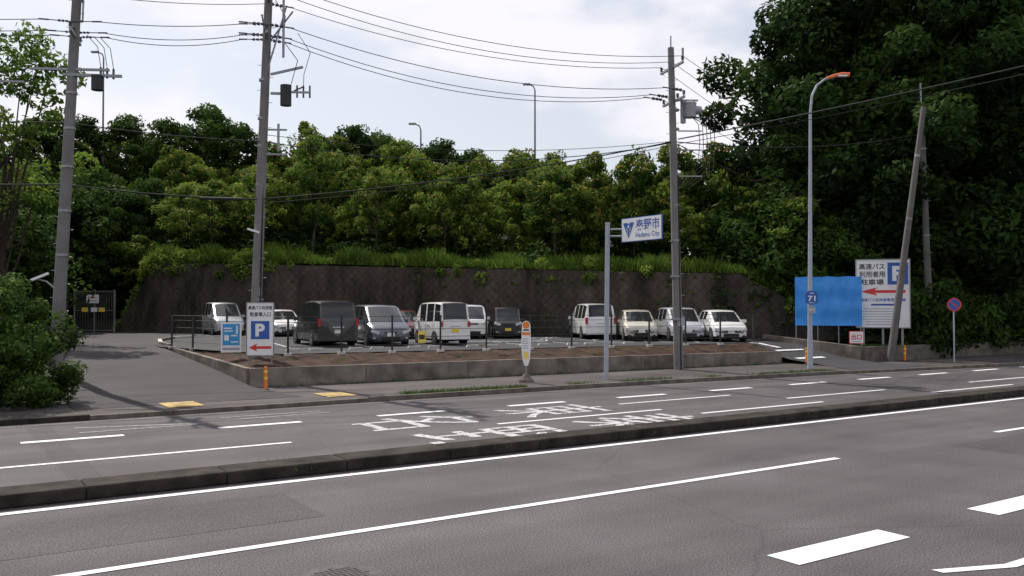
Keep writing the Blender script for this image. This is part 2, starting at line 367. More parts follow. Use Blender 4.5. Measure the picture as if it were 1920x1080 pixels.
for a in aa:
    for s in ss:x,y=PX(a,s);vs.append((x,y,hz(a,s)))
ns=len(ss)
for i in range(len(aa)-1):
    for j in range(ns-1):fs.append((i*ns+j,(i+1)*ns+j,(i+1)*ns+j+1,i*ns+j+1))
b=B();b.add(vs,fs,'hillsoil');b.build('hillside_terrain',smooth=80)
me=bpy.data.meshes.new('retaining_wall');wv=[];wf=[];uv=[]
al=[0,1,2,2.8]+[2.8+i*2.0 for i in range(1,25)]
for a in al:
    zt=wtop(a);
    x,y=PX(a,-.05);xb,yb=PX(a,-.05-.12*(zt-1))
    wv+=[(xb,yb,.9),(x,y,zt+.02),PX(a,.3)+(zt+.02,)]
for i in range(len(al)-1):
    o=i*3;wf+=[(o,o+3,o+4,o+1),(o+1,o+4,o+5,o+2)]
me.from_pydata(wv,[],wf);u=me.uv_layers.new(name='UVMap')
for p_ in me.polygons:
    for li in p_.loop_indices:
        vi=me.loops[li].vertex_index;u.data[li].uv=(al[vi//3],wv[vi][2])
me.materials.append(M['blockwall']);o=bpy.data.objects.new('retaining_wall',me);col.objects.link(o)
# ------------------------------------------------------------------ foliage
def leaves(clumps,size,seed,squash=.8,asp=.5,tipfrac=.0):
    r=np.random.default_rng(seed);V=[];C=[]
    for (c,rad,n,br) in clumps:
        d=r.normal(size=(n,3));d/=np.linalg.norm(d,axis=1)[:,None]
        rr=rad*(.45+.6*np.sqrt(r.random(n)))
        P=np.array(c)+d*rr[:,None]*np.array([1,1,squash])
        nrm=d*.6+r.normal(size=(n,3))*.6+np.array([0,0,.35]);nrm/=np.linalg.norm(nrm,axis=1)[:,None]
        t=np.cross(nrm,r.normal(size=(n,3)));t/=np.linalg.norm(t,axis=1)[:,None];bt=np.cross(nrm,t)
        sz=size*(.6+.8*r.random(n))[:,None]
        q=np.stack([P-t*sz,P+bt*sz*asp,P+t*sz,P-bt*sz*asp],axis=1)
        V.append(q.reshape(-1,3))
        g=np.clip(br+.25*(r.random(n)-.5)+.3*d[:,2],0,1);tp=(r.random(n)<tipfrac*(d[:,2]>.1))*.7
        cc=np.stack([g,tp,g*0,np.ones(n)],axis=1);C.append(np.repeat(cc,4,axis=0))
    return np.concatenate(V),np.concatenate(C)
def foliage_mesh(name,clumps,size,seed,leafk,trunk=None,**k):
    V,C=leaves(clumps,size,seed,**k);nl=len(V)//4
    vs=V.tolist();fs=[(4*i,4*i+1,4*i+2,4*i+3) for i in range(nl)];mi=[0]*nl
    mats=[leafk]
    if trunk:
        o=len(vs);vs+=[tuple(x) for x in trunk.v];fs+=[tuple(o+j for j in f) for f in trunk.f];mi+=[1]*len(trunk.f);mats.append('bark')
    me=bpy.data.meshes.new(name);me.from_pydata(vs,[],fs);
    for q in mats:me.materials.append(M[q])
    me.polygons.foreach_set('material_index',mi)
    ca=me.color_attributes.new('Col','FLOAT_COLOR','POINT')
    arr=np.ones((len(vs),4),dtype=np.float32);arr[:nl*4]=C;ca.data.foreach_set('color',arr.ravel());me.update();return me
def tree_mesh(name,seed,H,Rm,base,nclump,crad,nleaf,size,leafk,trunkr=.12,tip=0,limbs=9,shape=1.0):
    r=random.Random(seed);cl=[]
    for i in range(nclump):
        t=(i+.5)/nclump;h=base+(H-base)*(t**.9)
        prof=math.sin(math.pi*min(1,.18+.82*t)**shape)**.6 if t<.97 else .3
        prof=max(.18,prof);an=r.uniform(0,6.283);dd=Rm*prof*math.sqrt(r.uniform(.08,1))
        dd*=1+.25*math.sin(an*2+seed)
        cl.append(((math.cos(an)*dd,math.sin(an)*dd,h+r.uniform(-.3,.3)*crad),crad*r.uniform(.6,1.25),int(nleaf*r.uniform(.6,1.3)),r.uniform(.1,.8)))
    tb=B();top=H*.75;pts=[(0,0,-.5)]
    for i in range(1,6):pts.append((r.uniform(-.04,.04)*H*i/5,r.uniform(-.04,.04)*H*i/5,top*i/5))
    tb.path(pts,trunkr,'bark',trunkr*.25,n=8)
    for i in range(limbs):
        c=r.choice(cl)[0];p=Vector(pts[r.randint(1,4)]);m_=p.lerp(Vector(c),.5)+Vector((0,0,-.08*H*r.random()))
        tb.path([p,m_,c],trunkr*.42,'bark',trunkr*.08,n=5)
    return foliage_mesh(name,cl,size,seed,leafk,tb,tipfrac=tip)
def inst(me,name,loc,sc,rz,parent=None,tilt=0):
    o=bpy.data.objects.new(name,me);col.objects.link(o);o.location=loc;o.scale=sc if isinstance(sc,tuple) else (sc,)*3;o.rotation_euler=(tilt,0,rz)
    if parent:o.parent=parent
    return o
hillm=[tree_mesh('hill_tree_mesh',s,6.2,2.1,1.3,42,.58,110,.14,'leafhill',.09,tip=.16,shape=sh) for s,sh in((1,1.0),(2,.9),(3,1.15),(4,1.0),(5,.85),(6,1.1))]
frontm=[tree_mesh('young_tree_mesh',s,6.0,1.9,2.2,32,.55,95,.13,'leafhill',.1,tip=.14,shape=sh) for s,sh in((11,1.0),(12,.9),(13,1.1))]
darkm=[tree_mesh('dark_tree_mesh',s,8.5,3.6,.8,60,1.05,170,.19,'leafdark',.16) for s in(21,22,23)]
lowm=[]
for s in(55,56):
    rr=random.Random(s);cl=[]
    for i in range(26):
        an=rr.uniform(0,6.28);d_=1.6*math.sqrt(rr.random());cl.append(((math.cos(an)*d_,math.sin(an)*d_,rr.uniform(.1,1.2)*(1-.25*d_)),rr.uniform(.3,.5),80,rr.uniform(.0,.5)))
    lowm.append(foliage_mesh('ground_cover_mesh',cl,.12,s,'leafdark'))
par=empty('hillside_trees')
r=random.Random(5)
rows=[(3.0,3.4,1.0),(5.8,3.1,.95),(9,3.2,.95),(12.5,3.2,.95),(16,3.2,1.0),(20,3.4,1.0),(25,3.6,1.0),(31,3.8,1.05)]
for s,sp,sc in rows:
    a=-34+r.uniform(0,sp)
    while a<60:
        x,y=PX(a,s+r.uniform(-1.1,1.1))
        if y>31.5 and not(s<4 and r.random()<.12):
            k=sc*r.uniform(.66,1.18)
            dk=(a>43 and r.random()<.6) or (a<-2 and s<14 and r.random()<.6)
            me_=r.choice(darkm) if dk else r.choice(frontm if s<4 else hillm)
            if dk and s>10:k*=.75
            if a>36 and s>6:k*=.85
            inst(me_,'tree_clump',(x,y,hz(a,s)-.15),(k,k,k*r.uniform(.8,1.2)),r.uniform(0,6.28),par,r.uniform(-.08,.08))
        a+=sp*r.uniform(.7,1.3)
for i in range(190):
    a=r.uniform(-15,46);s=r.uniform(2.8,16);x,y=PX(a,s);k=r.uniform(.7,1.3)
    if y>31:inst(r.choice(lowm),'ground_cover',(x,y,hz(a,s)-.1),(k*1.2,k*1.2,k),r.uniform(0,6),par)
for X,Y,zt,w in[(22.7,88.2,22.9,1.0),(19.8,90,21.4,.9),(16.5,92.3,21.8,.9),(12.5,93,21.3,.95),(9,94,20.6,.9),(25.5,86.5,21,.85),(34.4,80.5,20.6,1.0),(37.2,79,19.8,.85),(31.6,82,19.5,.85),(41.9,75.6,19.4,.95),(44.8,74,18.5,.8),(39.3,77,18.3,.7),(48.5,71,16.6,.7),(56,62,15.0,.7),(61,60,14.6,.7)]:
    inst(r.choice(darkm),'tree_clump',(X,Y,zt-9.6*w),w,r.uniform(0,6),par)
for X,Y,z,w in[(-2,58,1,1.1),(2,62,1,1.1),(5.5,68,1.2,1.2),(8.5,71,1.5,1.1),(-6,54,1,1.1),(1,53,.9,.9),(4.6,57,.9,.8),(11.5,74,3,1.1),(-5,66,2,1.4),(2,74,3,1.4),(12.5,69,4,.8)]:
    inst(r.choice(darkm),'tree_clump',(X,Y,z),w,r.uniform(0,6),par)
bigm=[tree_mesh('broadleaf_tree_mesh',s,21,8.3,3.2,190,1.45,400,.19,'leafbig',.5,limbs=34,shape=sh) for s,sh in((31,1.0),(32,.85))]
inst(bigm[0],'broadleaf_tree',(48.1,33.4,1.5),1.10,.6)
inst(bigm[1],'broadleaf_tree',(54.0,30.0,.7),1.15,2.1)
inst(bigm[1],'broadleaf_tree',(52.6,36.2,1.0),1.05,.4)
inst(bigm[0],'broadleaf_tree',(59,34,1),1.2,4.0)
lt=tree_mesh('tall_tree_mesh',41,15.5,3.6,6.5,50,.85,120,.15,'leafhill',.2,limbs=24)
inst(lt,'tall_tree',(3.2,50.5,.8),1.0,.3)
ug=empty('undergrowth')
bushm=[]
for s in(51,52):
    rr=random.Random(s);cl=[]
    for i in range(40):
        an=rr.uniform(0,6.28);d_=1.5*math.sqrt(rr.random());cl.append(((math.cos(an)*d_,math.sin(an)*d_,rr.uniform(.15,2.0)*(1-.28*d_)),rr.uniform(.35,.6),120,rr.uniform(.0,.6)))
    bushm.append(foliage_mesh('shrub_mesh',cl,.1,s,'leafdark'))
for i in range(70):
    X=r.uniform(41.5,62);Y=r.uniform(27.6,34) if X<45 else r.uniform(26.6,33)
    if X<43.5:Y=max(Y,29.8)
    k=r.uniform(.8,1.6);inst(r.choice(bushm),'shrub',(X,Y,.7),(k,k,k*r.uniform(.8,1.4)),r.uniform(0,6),ug)
for i in range(26):
    X=r.uniform(40.5,56);Y=r.uniform(30.5,36);k=r.uniform(.7,1.05);inst(r.choice(darkm),'shrub',(X,Y,.5),k,r.uniform(0,6),ug)
rr=random.Random(61);cl=[]
for i in range(150):
    an=rr.uniform(0,6.28);d_=math.sqrt(rr.random());hh=rr.uniform(.05,1)
    R_=2.25*math.sqrt(max(.05,1-(hh-.35)**2/.55))
    cl.append(((math.cos(an)*d_*R_*1.2,math.sin(an)*d_*R_,hh*3.3),rr.uniform(.28,.5),230,rr.uniform(.1,.8)))
me_=foliage_mesh('roadside_bush_mesh',cl,.065,61,'leafbush')
inst(me_,'roadside_bush',(.95,27.6,.05),1.0,0);inst(me_,'roadside_bush',(-3.6,27.8,.05),1.05,2.0)
inst(me_,'roadside_bush',(1.2,33.0,.1),.85,1.0)
def grass(name,pts,h,seed,w=.012,n=9,k='grass',varr=0):
    r_=np.random.default_rng(seed);P=np.repeat(np.array(pts),n,axis=0);m_=len(P)
    P=P+np.concatenate([r_.normal(size=(m_,2))*.1,np.zeros((m_,1))],axis=1)
    hh=h*(.4+.9*r_.random(m_))
    if varr:hh=hh*(1+varr*np.sin(P[:,0]*1.3+np.sin(P[:,1]*.9))*np.sin(P[:,1]*.55+1)+.4*varr*np.sin(P[:,0]*3.7))
    an=r_.random(m_)*6.283;d=np.stack([np.cos(an),np.sin(an),an*0],1)*w
    ln=r_.normal(size=(m_,2))*.35*hh[:,None];tp=P+np.concatenate([ln,hh[:,None]],1)
    V=np.stack([P-d,P+d,tp+d*.3,tp-d*.3],1).reshape(-1,3)
    me=bpy.data.meshes.new(name);me.from_pydata(V.tolist(),[],[(4*i,4*i+1,4*i+2,4*i+3) for i in range(m_)]);me.materials.append(M[k])
    ca=me.color_attributes.new('Col','FLOAT_COLOR','POINT');g=np.repeat(r_.random(m_),4);arr=np.stack([g,g*0,g*0,g*0+1],1).astype(np.float32);ca.data.foreach_set('color',arr.ravel())
    o=bpy.data.objects.new(name,me);col.objects.link(o);return o
pts=[]
for i in range(5600):
    a=r.uniform(2.4,46);s=abs(r.gauss(0,1.8));
    x,y=PX(a,s+.02);pts.append((x,y,hz(a,s)-.02))
grass('hillside_grass',pts,.55,1,w=.022,n=9,varr=.6)
cl=[]
for i in range(330):
    a=r.uniform(2.2,44) if r.random()<.5 else r.uniform(2.0,13);s=r.uniform(-.25,2.4);x,y=PX(a,s);q=r.uniform(.12,.5)*(1.4 if a<12 else 1)
    cl.append(((x,y,hz(a,max(0,s))+r.uniform(-.45,.3)*(1 if s>.2 else 1.5)),q,int(110*q/.3),r.uniform(.0,.9)))
for i in range(30):
    a=r.uniform(0,2.8);x,y=PX(a,r.uniform(-.1,.5));cl.append(((x,y,wtop(a)+r.uniform(-.2,.2)),r.uniform(.2,.4),70,r.uniform(.1,.8)))
o=bpy.data.objects.new('wall_top_weeds',foliage_mesh('wall_top_weeds',cl,.1,72,'grass'));col.objects.link(o)
pts=[]
for i in range(1000):
    x=r.uniform(10.6,31)if r.random()<.7 else r.uniform(10.6,17);yk=np.interp(x,[11.4,18.8,25,30.6],[23.6,23.4,23.0,22.5]);
    if math.sin(x*2.1)+math.sin(x*.9+1)>-.2:pts.append((x,yk+.22+abs(r.gauss(0,.35)),.1))
for i in range(260):x=r.uniform(9.4,33);pts.append((x,28.9-.068*(x-9)-abs(r.gauss(0,.12))-.1,.1))
for i in range(300):pts.append((r.uniform(37.8,48),r.uniform(26,27.6),.76))
grass('roadside_grass',pts,.10,2,w=.006,n=8,k='leafbush')
pts=[]
for i in range(60):
    cx=r.choice([5.1,16.5,17.2,21.3,22.5,28.2,33.0,9.0,12.4,25.6])+r.gauss(0,.3);pts.append((cx,r.choice([13.97,14.68,14.7])+r.gauss(0,.04),.12))
grass('median_weeds',pts,.1,3,w=.005,n=6,k='leafbush')
pts=[]
for i in range(160):
    x=r.uniform(9.6,33);y=29.3-.07*(x-9)+r.uniform(.2,1.6);pts.append((x,y,.75+.1*(y-29.3+.07*(x-9))))
grass('bed_weeds',pts,.08,4,w=.006,n=5)
cl=[]
for i in range(80):
    a=r.choice([r.uniform(4,44),r.uniform(22,30),r.uniform(30,37),r.uniform(36,44)]);zt=wtop(a);z=zt-abs(r.gauss(0,1.3))
    z=max(1.2,z);fz=(zt-z)/(zt-1)
    x,y=PX(a,-.12-.12*(zt-1)*fz);cl.append(((x,y,z),r.uniform(.06,.22),14,r.uniform(.4,.9)))
o=bpy.data.objects.new('wall_ivy',foliage_mesh('wall_ivy',cl,.07,71,'leafhill'));col.objects.link(o)
# ------------------------------------------------------------------ poles
def pole(bb,base,top,r0=.19,r1=.12,k='pole'):
    bb.tube(base,top,r0,k,r1,n=18)
    b0=Vector(base);t0=Vector(top)
    n_=int((t0-b0).length/.45)
    for i in range(5,n_-1):
        p=b0.lerp(t0,i/n_);s=1 if i%2 else -1;rr=r0+(r1-r0)*i/n_;bb.tube(p,(p.x+s*(rr+.13)*.83,p.y-s*(rr+.13)*.55,p.z),.011,'steel',n=5)
def arm(bb,c,half,dirv,k='steel',ins=(-1,-.35,.35,1),up=.0):
    d=Vector(dirv).normalized();c=Vector(c);pts=[]
    a=c-d*half;e=c+d*half;mid=(a+e)/2
    ang=math.atan2(d.y,d.x);bb.box(mid,(2*half+.1,.09,.09),k,rz=ang)
    for t in ins:
        p=c+d*half*t;bb.tube(p,p+Vector((0,0,.1)),.02,'steel',n=6)
        for q in range(3):bb.tube(p+Vector((0,0,.1+.06*q)),p+Vector((0,0,.14+.06*q)),.07,'insul',.05,n=10)
        pts.append(p+Vector((0,0,.26)))
    return pts
def band(bb,p,r_,z,k='steel'):bb.tube((p[0],p[1],z-.04),(p[0],p[1],z+.04),r_,k,n=16)
PD=(.286,.958,0);LD=Vector((.958,-.286,0))
wires=[]
def wire(p,q,sag=.3,r_=.012,n=16):
    p=Vector(p);q=Vector(q);pts=[]
    for i in range(n+1):
        t=i/n;w=p.lerp(q,t);w.z-=sag*4*t*(1-t);pts.append(w)
    wires.append((pts,r_))
def strain(bb,p,d,k=1.0):
    p=Vector(p);d=Vector(d).normalized()
    for q in range(3):bb.tube(p+d*(.1+.14*q)*k,p+d*(.2+.14*q)*k,.062*k,'insul',.035*k,n=8)
    bb.tube(p,p+d*.85,.016,'insul',n=6);bb.tube(p+d*.65,p+d*.95,.026,'insul',n=6)
    return p+d*.8
b=B();pole(b,(26.5,27.1,.05),(26.05,27.05,13.6),.21,.13)
b.tube((26.05,27.05,13.4),(26.05,27.05,14.1),.03,'steel',n=6)
A3=arm(b,(26.1,27.05,12.75),.95,PD,ins=(-1,0,1))
b.tube((26.1,27.05,12.3),(26.35,27.9,12.7),.025,'steel',n=6)
b.box((26.0,26.3,13.15),(.07,.07,.5),'steel')
A3b=arm(b,(26.2,27.05,11.35),.9,PD,ins=(-1,-.4,.4,1))
b.box((26.6,26.9,10.95),(.16,.16,1.0),'steel');b.tube((26.85,26.75,10.7),(26.85,26.75,11.3),.27,'trans',n=20);b.tube((26.85,26.75,11.3),(26.85,26.75,11.38),.29,'trans',.15,n=20)
b.tube((26.75,26.82,11.0),(27.25,26.5,11.0),.2,'trans',.18,n=16)
b.box((26.75,26.8,11.42),(.9,.1,.06),'steel',rz=-.55)
for z in(10.1,9.3,8.2):b.box((26.75,26.65,z),(1.0,.05,.05),'steel',rz=-.55);
for z in(11,10.2,9.2,8.3,7,5.5,4,2.2):band(b,(26.3+.0*z,27.08),.17+.004*(13-z),z)
for i in range(5):
    x=27.0+.13*i;y=26.55-.09*i
    b.path([(26.9,26.7,10.75),(x+.15,y,10.4+.06*i),(x+.22,y,9.6),(x+.12,y,8.8-.08*i),(26.6+.05*i,26.8,8.1-.1*i),(26.3,27.0,8.0-.05*i)],.016,'black',n=5)
b.tube((26.43,26.9,.1),(26.3,26.9,8.2),.03,'black',n=6)
b.box((26.42,26.87,2.1),(.3,.02,.35),'inkgrey',rz=-.6)
b.build('utility_pole')
b=B();pole(b,(10.1,32.1,.6),(10.45,31.6,15.2),.2,.14)
A2=arm(b,(10.4,31.6,13.85),1.0,PD,ins=(-1,-.1,1));A2c=arm(b,(10.43,31.6,14.6),1.0,PD,ins=(-1,1))
A2b=arm(b,(10.35,31.7,12.5),.95,PD,ins=(-1,-.4,.4,1))
b.tube((10.35,31.65,11.2),(10.95,31.2,13.7),.03,'steel',n=6);b.box((10.85,31.25,13.0),(.07,.07,2.4),'steel')
b.tube((10.4,31.65,12.3),(11.15,31.1,13.5),.03,'steel',n=6);b.tube((10.4,31.65,12.1),(10.0,31.1,13.2),.03,'steel',n=6)
b.box((11.0,31.3,11.35),(1.2,.08,.08),'steel',rz=-.5,ry=-.25)
b.tube((10.95,31.25,10.05),(10.95,31.25,10.8),.2,'darksteel',n=18);b.box((10.75,31.4,10.5),(.6,.1,.08),'steel',rz=-.5)
b.box((11.3,31.05,10.55),(.9,.07,.07),'steel',rz=-.5)
b.tube((11.2,31.1,10.6),(11.5,30.9,10.75),.03,'insul',n=8)
for xx in(11.3,11.5,11.7):b.tube((xx,31.3-.55*(xx-10.85),10.35),(xx,31.3-.55*(xx-10.85),10.8),.035,'insul',n=8)
for z in(9.2,8.3):b.box((10.65,31.6,z),(.9,.06,.06),'steel',rz=-.5)
b.box((10.75,31.45,8.9),(.07,.07,1.0),'steel')
for z in(11,9.6,8.6,7.2,6.0,4.5,3.0):band(b,(10.27+.012*(z-8),31.87-.03*(z-8)),.185-.004*(z-8),z)
b.box((10.0,31.9,5.5),(.45,.12,.07),'signwhite',rz=-.5,ry=.3)
b.path([(10.6,31.4,13.9),(10.9,31.2,13.3),(10.85,31.25,12.4),(11.3,31.0,11.7),(11.1,31.15,10.8)],.014,'black',n=5)
b.path([(11.3,31.0,12.7),(11.7,30.8,12.0),(11.5,30.9,11.2),(11.5,30.95,10.8)],.012,'black',n=5)
b.tube((10.2,31.8,.9),(10.3,31.72,8.5),.03,'black',n=6)
b.box((10.15,31.86,3.3),(.3,.02,.3),'inkgrey',rz=-.6)
b.build('utility_pole')
b=B();pole(b,(3.8,33.7,.3),(4.35,33.0,15),.22,.14)
A1=arm(b,(4.25,33.1,11.9),.9,PD,ins=(-1,-.3,.4,1));b.box((4.75,32.8,10.6),(1.9,.09,.09),'steel',rz=-.45)
A1b=arm(b,(4.32,33.0,13.4),.9,PD,ins=(-1,.2,1));b.box((4.1,33.2,10.8),(2.6,.08,.08),'steel',rz=-.5)
b.tube((4.9,32.75,10.1),(4.9,32.75,10.6),.2,'darksteel',n=16)
for i in range(3):
    x=5.0+.2*i;b.tube((x,32.75,10.55),(x,32.75,10.9),.04,'insul',n=8);b.path([(x,32.75,10.9),(x-.1,32.8,11.6),(x-.4,33.0,12.0)],.012,'black',n=4)
b.tube((4.45,32.95,12.4),(4.5,32.9,14.6),.03,'steel',n=6)
for z in(10,8.8,7.5,6,4.5):band(b,(3.8+.0374*z,33.7-.0476*z),.21-.005*(z-5),z)
b.path([(3.9,33.4,3.2),(3.5,33.6,3.6),(3.1,33.7,3.7)],.03,'steel',n=6);b.box((3.3,33.6,3.75),(.6,.1,.08),'signwhite',rz=-.5,ry=-.4)
b.build('utility_pole')
b=B();pole(b,(2.0,39.5,.6),(2.3,39.2,11.6),.17,.11);b.box((2.4,39.1,11.4),(1.8,.08,.08),'steel',rz=-.5)
b.box((2.2,39.2,10.2),(.7,.07,.07),'steel',rz=-.5);b.build('utility_pole')
b=B();pole(b,(44.9,27.0,.6),(43.4,26.5,13.3),.2,.13,'poledark');b.tube((44.9,27.0,.6),(44.78,26.96,1.9),.24,'pole',.23,n=16)
b.box((43.6,26.3,12.4),(.9,.1,.1),'steel',rz=-.6);b.tube((43.9,26.2,12.1),(43.9,26.2,12.6),.16,'trans',n=14);b.tube((43.4,26.5,13.3),(43.35,26.5,14.4),.05,'steel',n=8)
for z in(12,11,9,6.5):band(b,(44.97-.118*z,27.02-.039*z),.17,z)
b.build('utility_pole')
b=B();b.tube((38.68,25.3,.09),(41.0,24.9,12.55),.18,'poledark',.12,n=16)
for t in(.3,.55,.8):
    p=Vector((38.68,25.3,.09)).lerp(Vector((41.0,24.9,12.55)),t);q=Vector((38.68,25.3,.09)).lerp(Vector((41.0,24.9,12.55)),t+.008);b.tube(p,q,.175-.05*t,'steel',n=14)
b.build('leaning_stay_pole')
sb=B()
for p2,p3,sg in((A2[0],A3[0],.75),(A2[1],A3[1],.8),(A2[2],A3[2],.7)):
    u_=(Vector(p3)-Vector(p2));wire(strain(sb,p2,u_,1.2),p3,sg,.011)
for i in range(4):
    if i==1:continue
    u_=Vector(A3b[i])-Vector(A2b[i]);wire(strain(sb,A2b[i],u_,1.2),strain(sb,A3b[i],-u_,1.2),.75+.06*i,.012)
for p in (A2b[0],A2b[2],A2c[0]):strain(sb,p,-LD)
for i in range(4):
    if i==1:continue
    u_=Vector(A1[i])-Vector(A2b[i]);wire(strain(sb,A2b[i],u_),strain(sb,A1[i],-u_,.8),.12+.05*i,.012)
    wire(strain(sb,A1[i],-LD,.8),Vector(A1[i])-LD*30+Vector((0,3,0)),.6,.012)
for i in range(3):
    wire(A2[i],A1b[i],.15,.011);wire(A1b[i],Vector(A1b[i])-LD*30+Vector((0,2,0)),.5,.011)
for p in A2c:wire(p,Vector(p)+LD*(-10)+Vector((0,0,.5)),.2,.011)
for i in (0,1,2):wire(A3[i],(62,38+2*i,12.6),.9,.010)
wire(A3b[3],(60,38,10),.8,.01)
wire((26.2,27.0,9.6),(60,36,7.5),.6,.012)
wire((10.3,31.7,8.75),(26.3,27.0,9.65),.75,.016);wire((10.3,31.7,8.75),(4.1,33.3,9.0),.1,.016);wire((4.1,33.3,9.0),(-20,40,9.3),.4,.016)
wire((10.3,31.7,9.0),(26.3,27.0,9.7),.5,.010)
wire((10.2,31.8,6.65),(26.3,27.0,9.7),.28,.024);wire((10.2,31.8,6.5),(26.3,27.0,9.55),.3,.012)
wire((10.2,31.8,6.65),(4.0,33.4,6.9),.1,.022);wire((4.0,33.4,6.9),(-20,40,7.2),.4,.022)
wire((26.3,26.9,9.75),(35.5,3.0,12.6),.3,.024);wire((26.3,26.9,9.55),(35.3,3.0,12.3),.35,.012)
wire((26.3,27.0,9.65),(43.6,26.5,11.8),.45,.02)
sb.tube((8.2,32.3,6.6),(9.6,31.95,6.62),.06,'black',n=10)
so=sb.build('line_insulators')
cu=bpy.data.curves.new('overhead_wires','CURVE');cu.dimensions='3D';cu.bevel_depth=1.0;cu.bevel_resolution=1
for pts_,r_ in wires:
    sp=cu.splines.new('POLY');sp.points.add(len(pts_)-1)
    for i,p in enumerate(pts_):sp.points[i].co=(*p,1);sp.points[i].radius=r_*1.15
cu.materials.append(M['black']);wo=bpy.data.objects.new('overhead_wires',cu);col.objects.link(wo);so.parent=wo
# ------------------------------------------------------------------ street lamp
b=B();b.tube((31.3,24.2,.1),(31.3,24.2,1.4),.12,'lightsteel',.11,n=16);b.tube((31.3,24.2,1.4),(31.35,24.15,11.0),.1,'lightsteel',.06,n=16)
b.path([(31.35,24.15,11.0),(31.4,24.1,11.7),(31.6,24.0,12.15),(31.9,23.8,12.42),(32.2,23.6,12.5)],.055,'lightsteel',.04,n=10)
b.path([(31.95,23.77,12.44),(32.2,23.6,12.55),(32.5,23.4,12.62),(32.75,23.24,12.6)],.06,'lampred',.1,n=10)
b.box((32.5,23.4,12.55),(.4,.18,.06),'signwhite',rz=-.6)
b.box((31.27,24.13,.9),(.2,.03,.35),'steel',rz=-.6)
lamp=b.build('street_lamp')
az=45;e=empty('route_number_sign',(31.22,24.06,3.1),-R(az))
b=B()
def poly_plate(bb,pts2,y0,y1,k):
    n_=len(pts2);vs=[(x,y0,z) for x,z in pts2]+[(x,y1,z) for x,z in pts2]
    bb.add(vs,[tuple(range(n_)),tuple(range(2*n_-1,n_-1,-1))]+[(i,n_+i,n_+(i+1)%n_,(i+1)%n_) for i in range(n_)],k)
hexa=[(0,-.3),(.25,-.2),(.25,.17),(.13,.3),(-.13,.3),(-.25,.17),(-.25,-.2)]
poly_plate(b,hexa,-.12,-.1,'signblue');text(b,'71',0,-.02,.3,.22,'signwhite',-.125,.02);text(b,'県道',0,.2,.16,.07,'signwhite',-.125);text(b,'神奈川',0,-.2,.2,.06,'signwhite',-.125)
b.box((0,-.11,-.5),(.3,.02,.28),'inkgrey');text(b,'秦野市',0,-.5,.24,.09,'signwhite',-.125)
b.build('plate',e,smooth=0)
# ------------------------------------------------------------------ signs
def arrow_left(bb,cx,cz,w,h,k,y):
    hw=w/2;pts=[(cx-hw,cz),(cx-hw+.38*w,cz-h/2),(cx-hw+.32*w,cz-h*.17),(cx+hw,cz-h*.17),(cx+hw,cz+h*.17),(cx-hw+.32*w,cz+h*.17),(cx-hw+.38*w,cz+h/2)]
    bb.add([(x,y,z) for x,z in pts],[tuple(range(7))],k)
e=empty('parking_entrance_sign',(9.72,30.2,.66),-R(28))
b=B();b.box((0,0,1.32),(.92,.05,1.84),'signwhite')
for s in(-.38,.38):b.tube((s,.06,-.05),(s,.06,2.2),.03,'steel',n=8)
for x,z,w,h in((0,2.225,.94,.03),(0,.405,.94,.03),(-.455,1.32,.03,1.84),(.455,1.32,.03,1.84)):b.box((x,-.005,z),(w,.07,h),'steel')
text(b,'高速バス利用者',0,2.05,.8,.14,'ink',-.03,.02);text(b,'駐車場入口',0,1.82,.7,.16,'ink',-.03,.02)
b.box((0,-.028,1.28),(.62,.012,.62),'signblue');text(b,'P',0,1.28,.32,.44,'signwhite',-.038,.05)
arrow_left(b,0,.68,.76,.28,'red',-.03)
b.build('board',e,smooth=0)
e=empty('guide_map_sign',(9.45,32.7,1.0),-R(20));b=B();b.box((0,0,.62),(.72,.04,1.1),'signwhite')
for s in(-.3,.3):b.tube((s,.05,-.1),(s,.05,1.15),.025,'steel',n=8)
b.box((0,-.022,.72),(.6,.008,.78),'mapblue')
for x,z,w,h in((-.12,.95,.28,.05),(-.1,.85,.3,.04),(.1,.68,.2,.05),(-.16,.6,.16,.2),(.12,.45,.26,.04),(.2,.9,.06,.3)):b.box((x,-.028,z),(w,.006,h),'signwhite')
b.box((0,-.024,.2),(.6,.006,.08),'inkgrey');b.build('board',e,smooth=0)
b=B();b.tube((20.8,25.0,.1),(20.72,24.8,5.75),.085,'lightsteel',n=16);b.tube((20.72,24.8,5.75),(20.72,24.8,5.8),.095,'lightsteel',n=16)
for z in(5.55,5.3):b.tube((20.75,24.8,z),(21.14,24.4,z),.03,'lightsteel',n=8);b.tube((21.14,24.4,z),(21.14,22.4,z),.025,'lightsteel',n=8)
city=b.build('city_boundary_sign')
b=B()
b.box((0,0,0),(2.1,.04,.86),'signblue');b.box((0,-.022,0),(2.05,.008,.81),'signwhite')
text(b,'秦野市',.33,.15,1.22,.4,'signblue',-.03,.012);text(b,'Hadano City',.33,-.23,1.22,.22,'signblue',-.03,.012)
def tri(p,k,y):b.add([(x,y,z) for x,z in p],[tuple(range(len(p)))],k)
ex=-.66
tri([(ex-.3,.26),(ex-.03,.26),(ex-.12,.1),(ex-.03,-.26)],'signblue',-.03);tri([(ex+.3,.26),(ex+.03,.26),(ex+.12,.1),(ex+.03,-.26)],'signblue',-.03)
tri([(ex-.06,.02),(ex+.06,.02),(ex+.02,-.28),(ex-.02,-.28)],'signblue',-.031)
tri([(ex+.1*math.cos(a_*.5236),.12+.1*math.sin(a_*.5236)) for a_ in range(12)],'signblue',-.034);tri([(ex+.05*math.cos(a_*.5236),.12+.05*math.sin(a_*.5236)) for a_ in range(12)],'signwhite',-.037)
o=b.build('board',city,loc=(21.08,23.38,5.49),rz=-R(90),smooth=0)
az=53;e=empty('parking_direction_billboard',(40.15,26.65,.76),-R(az))
b=B();b.box((0,0,2.62),(2.5,.08,3.4),'signwhite')
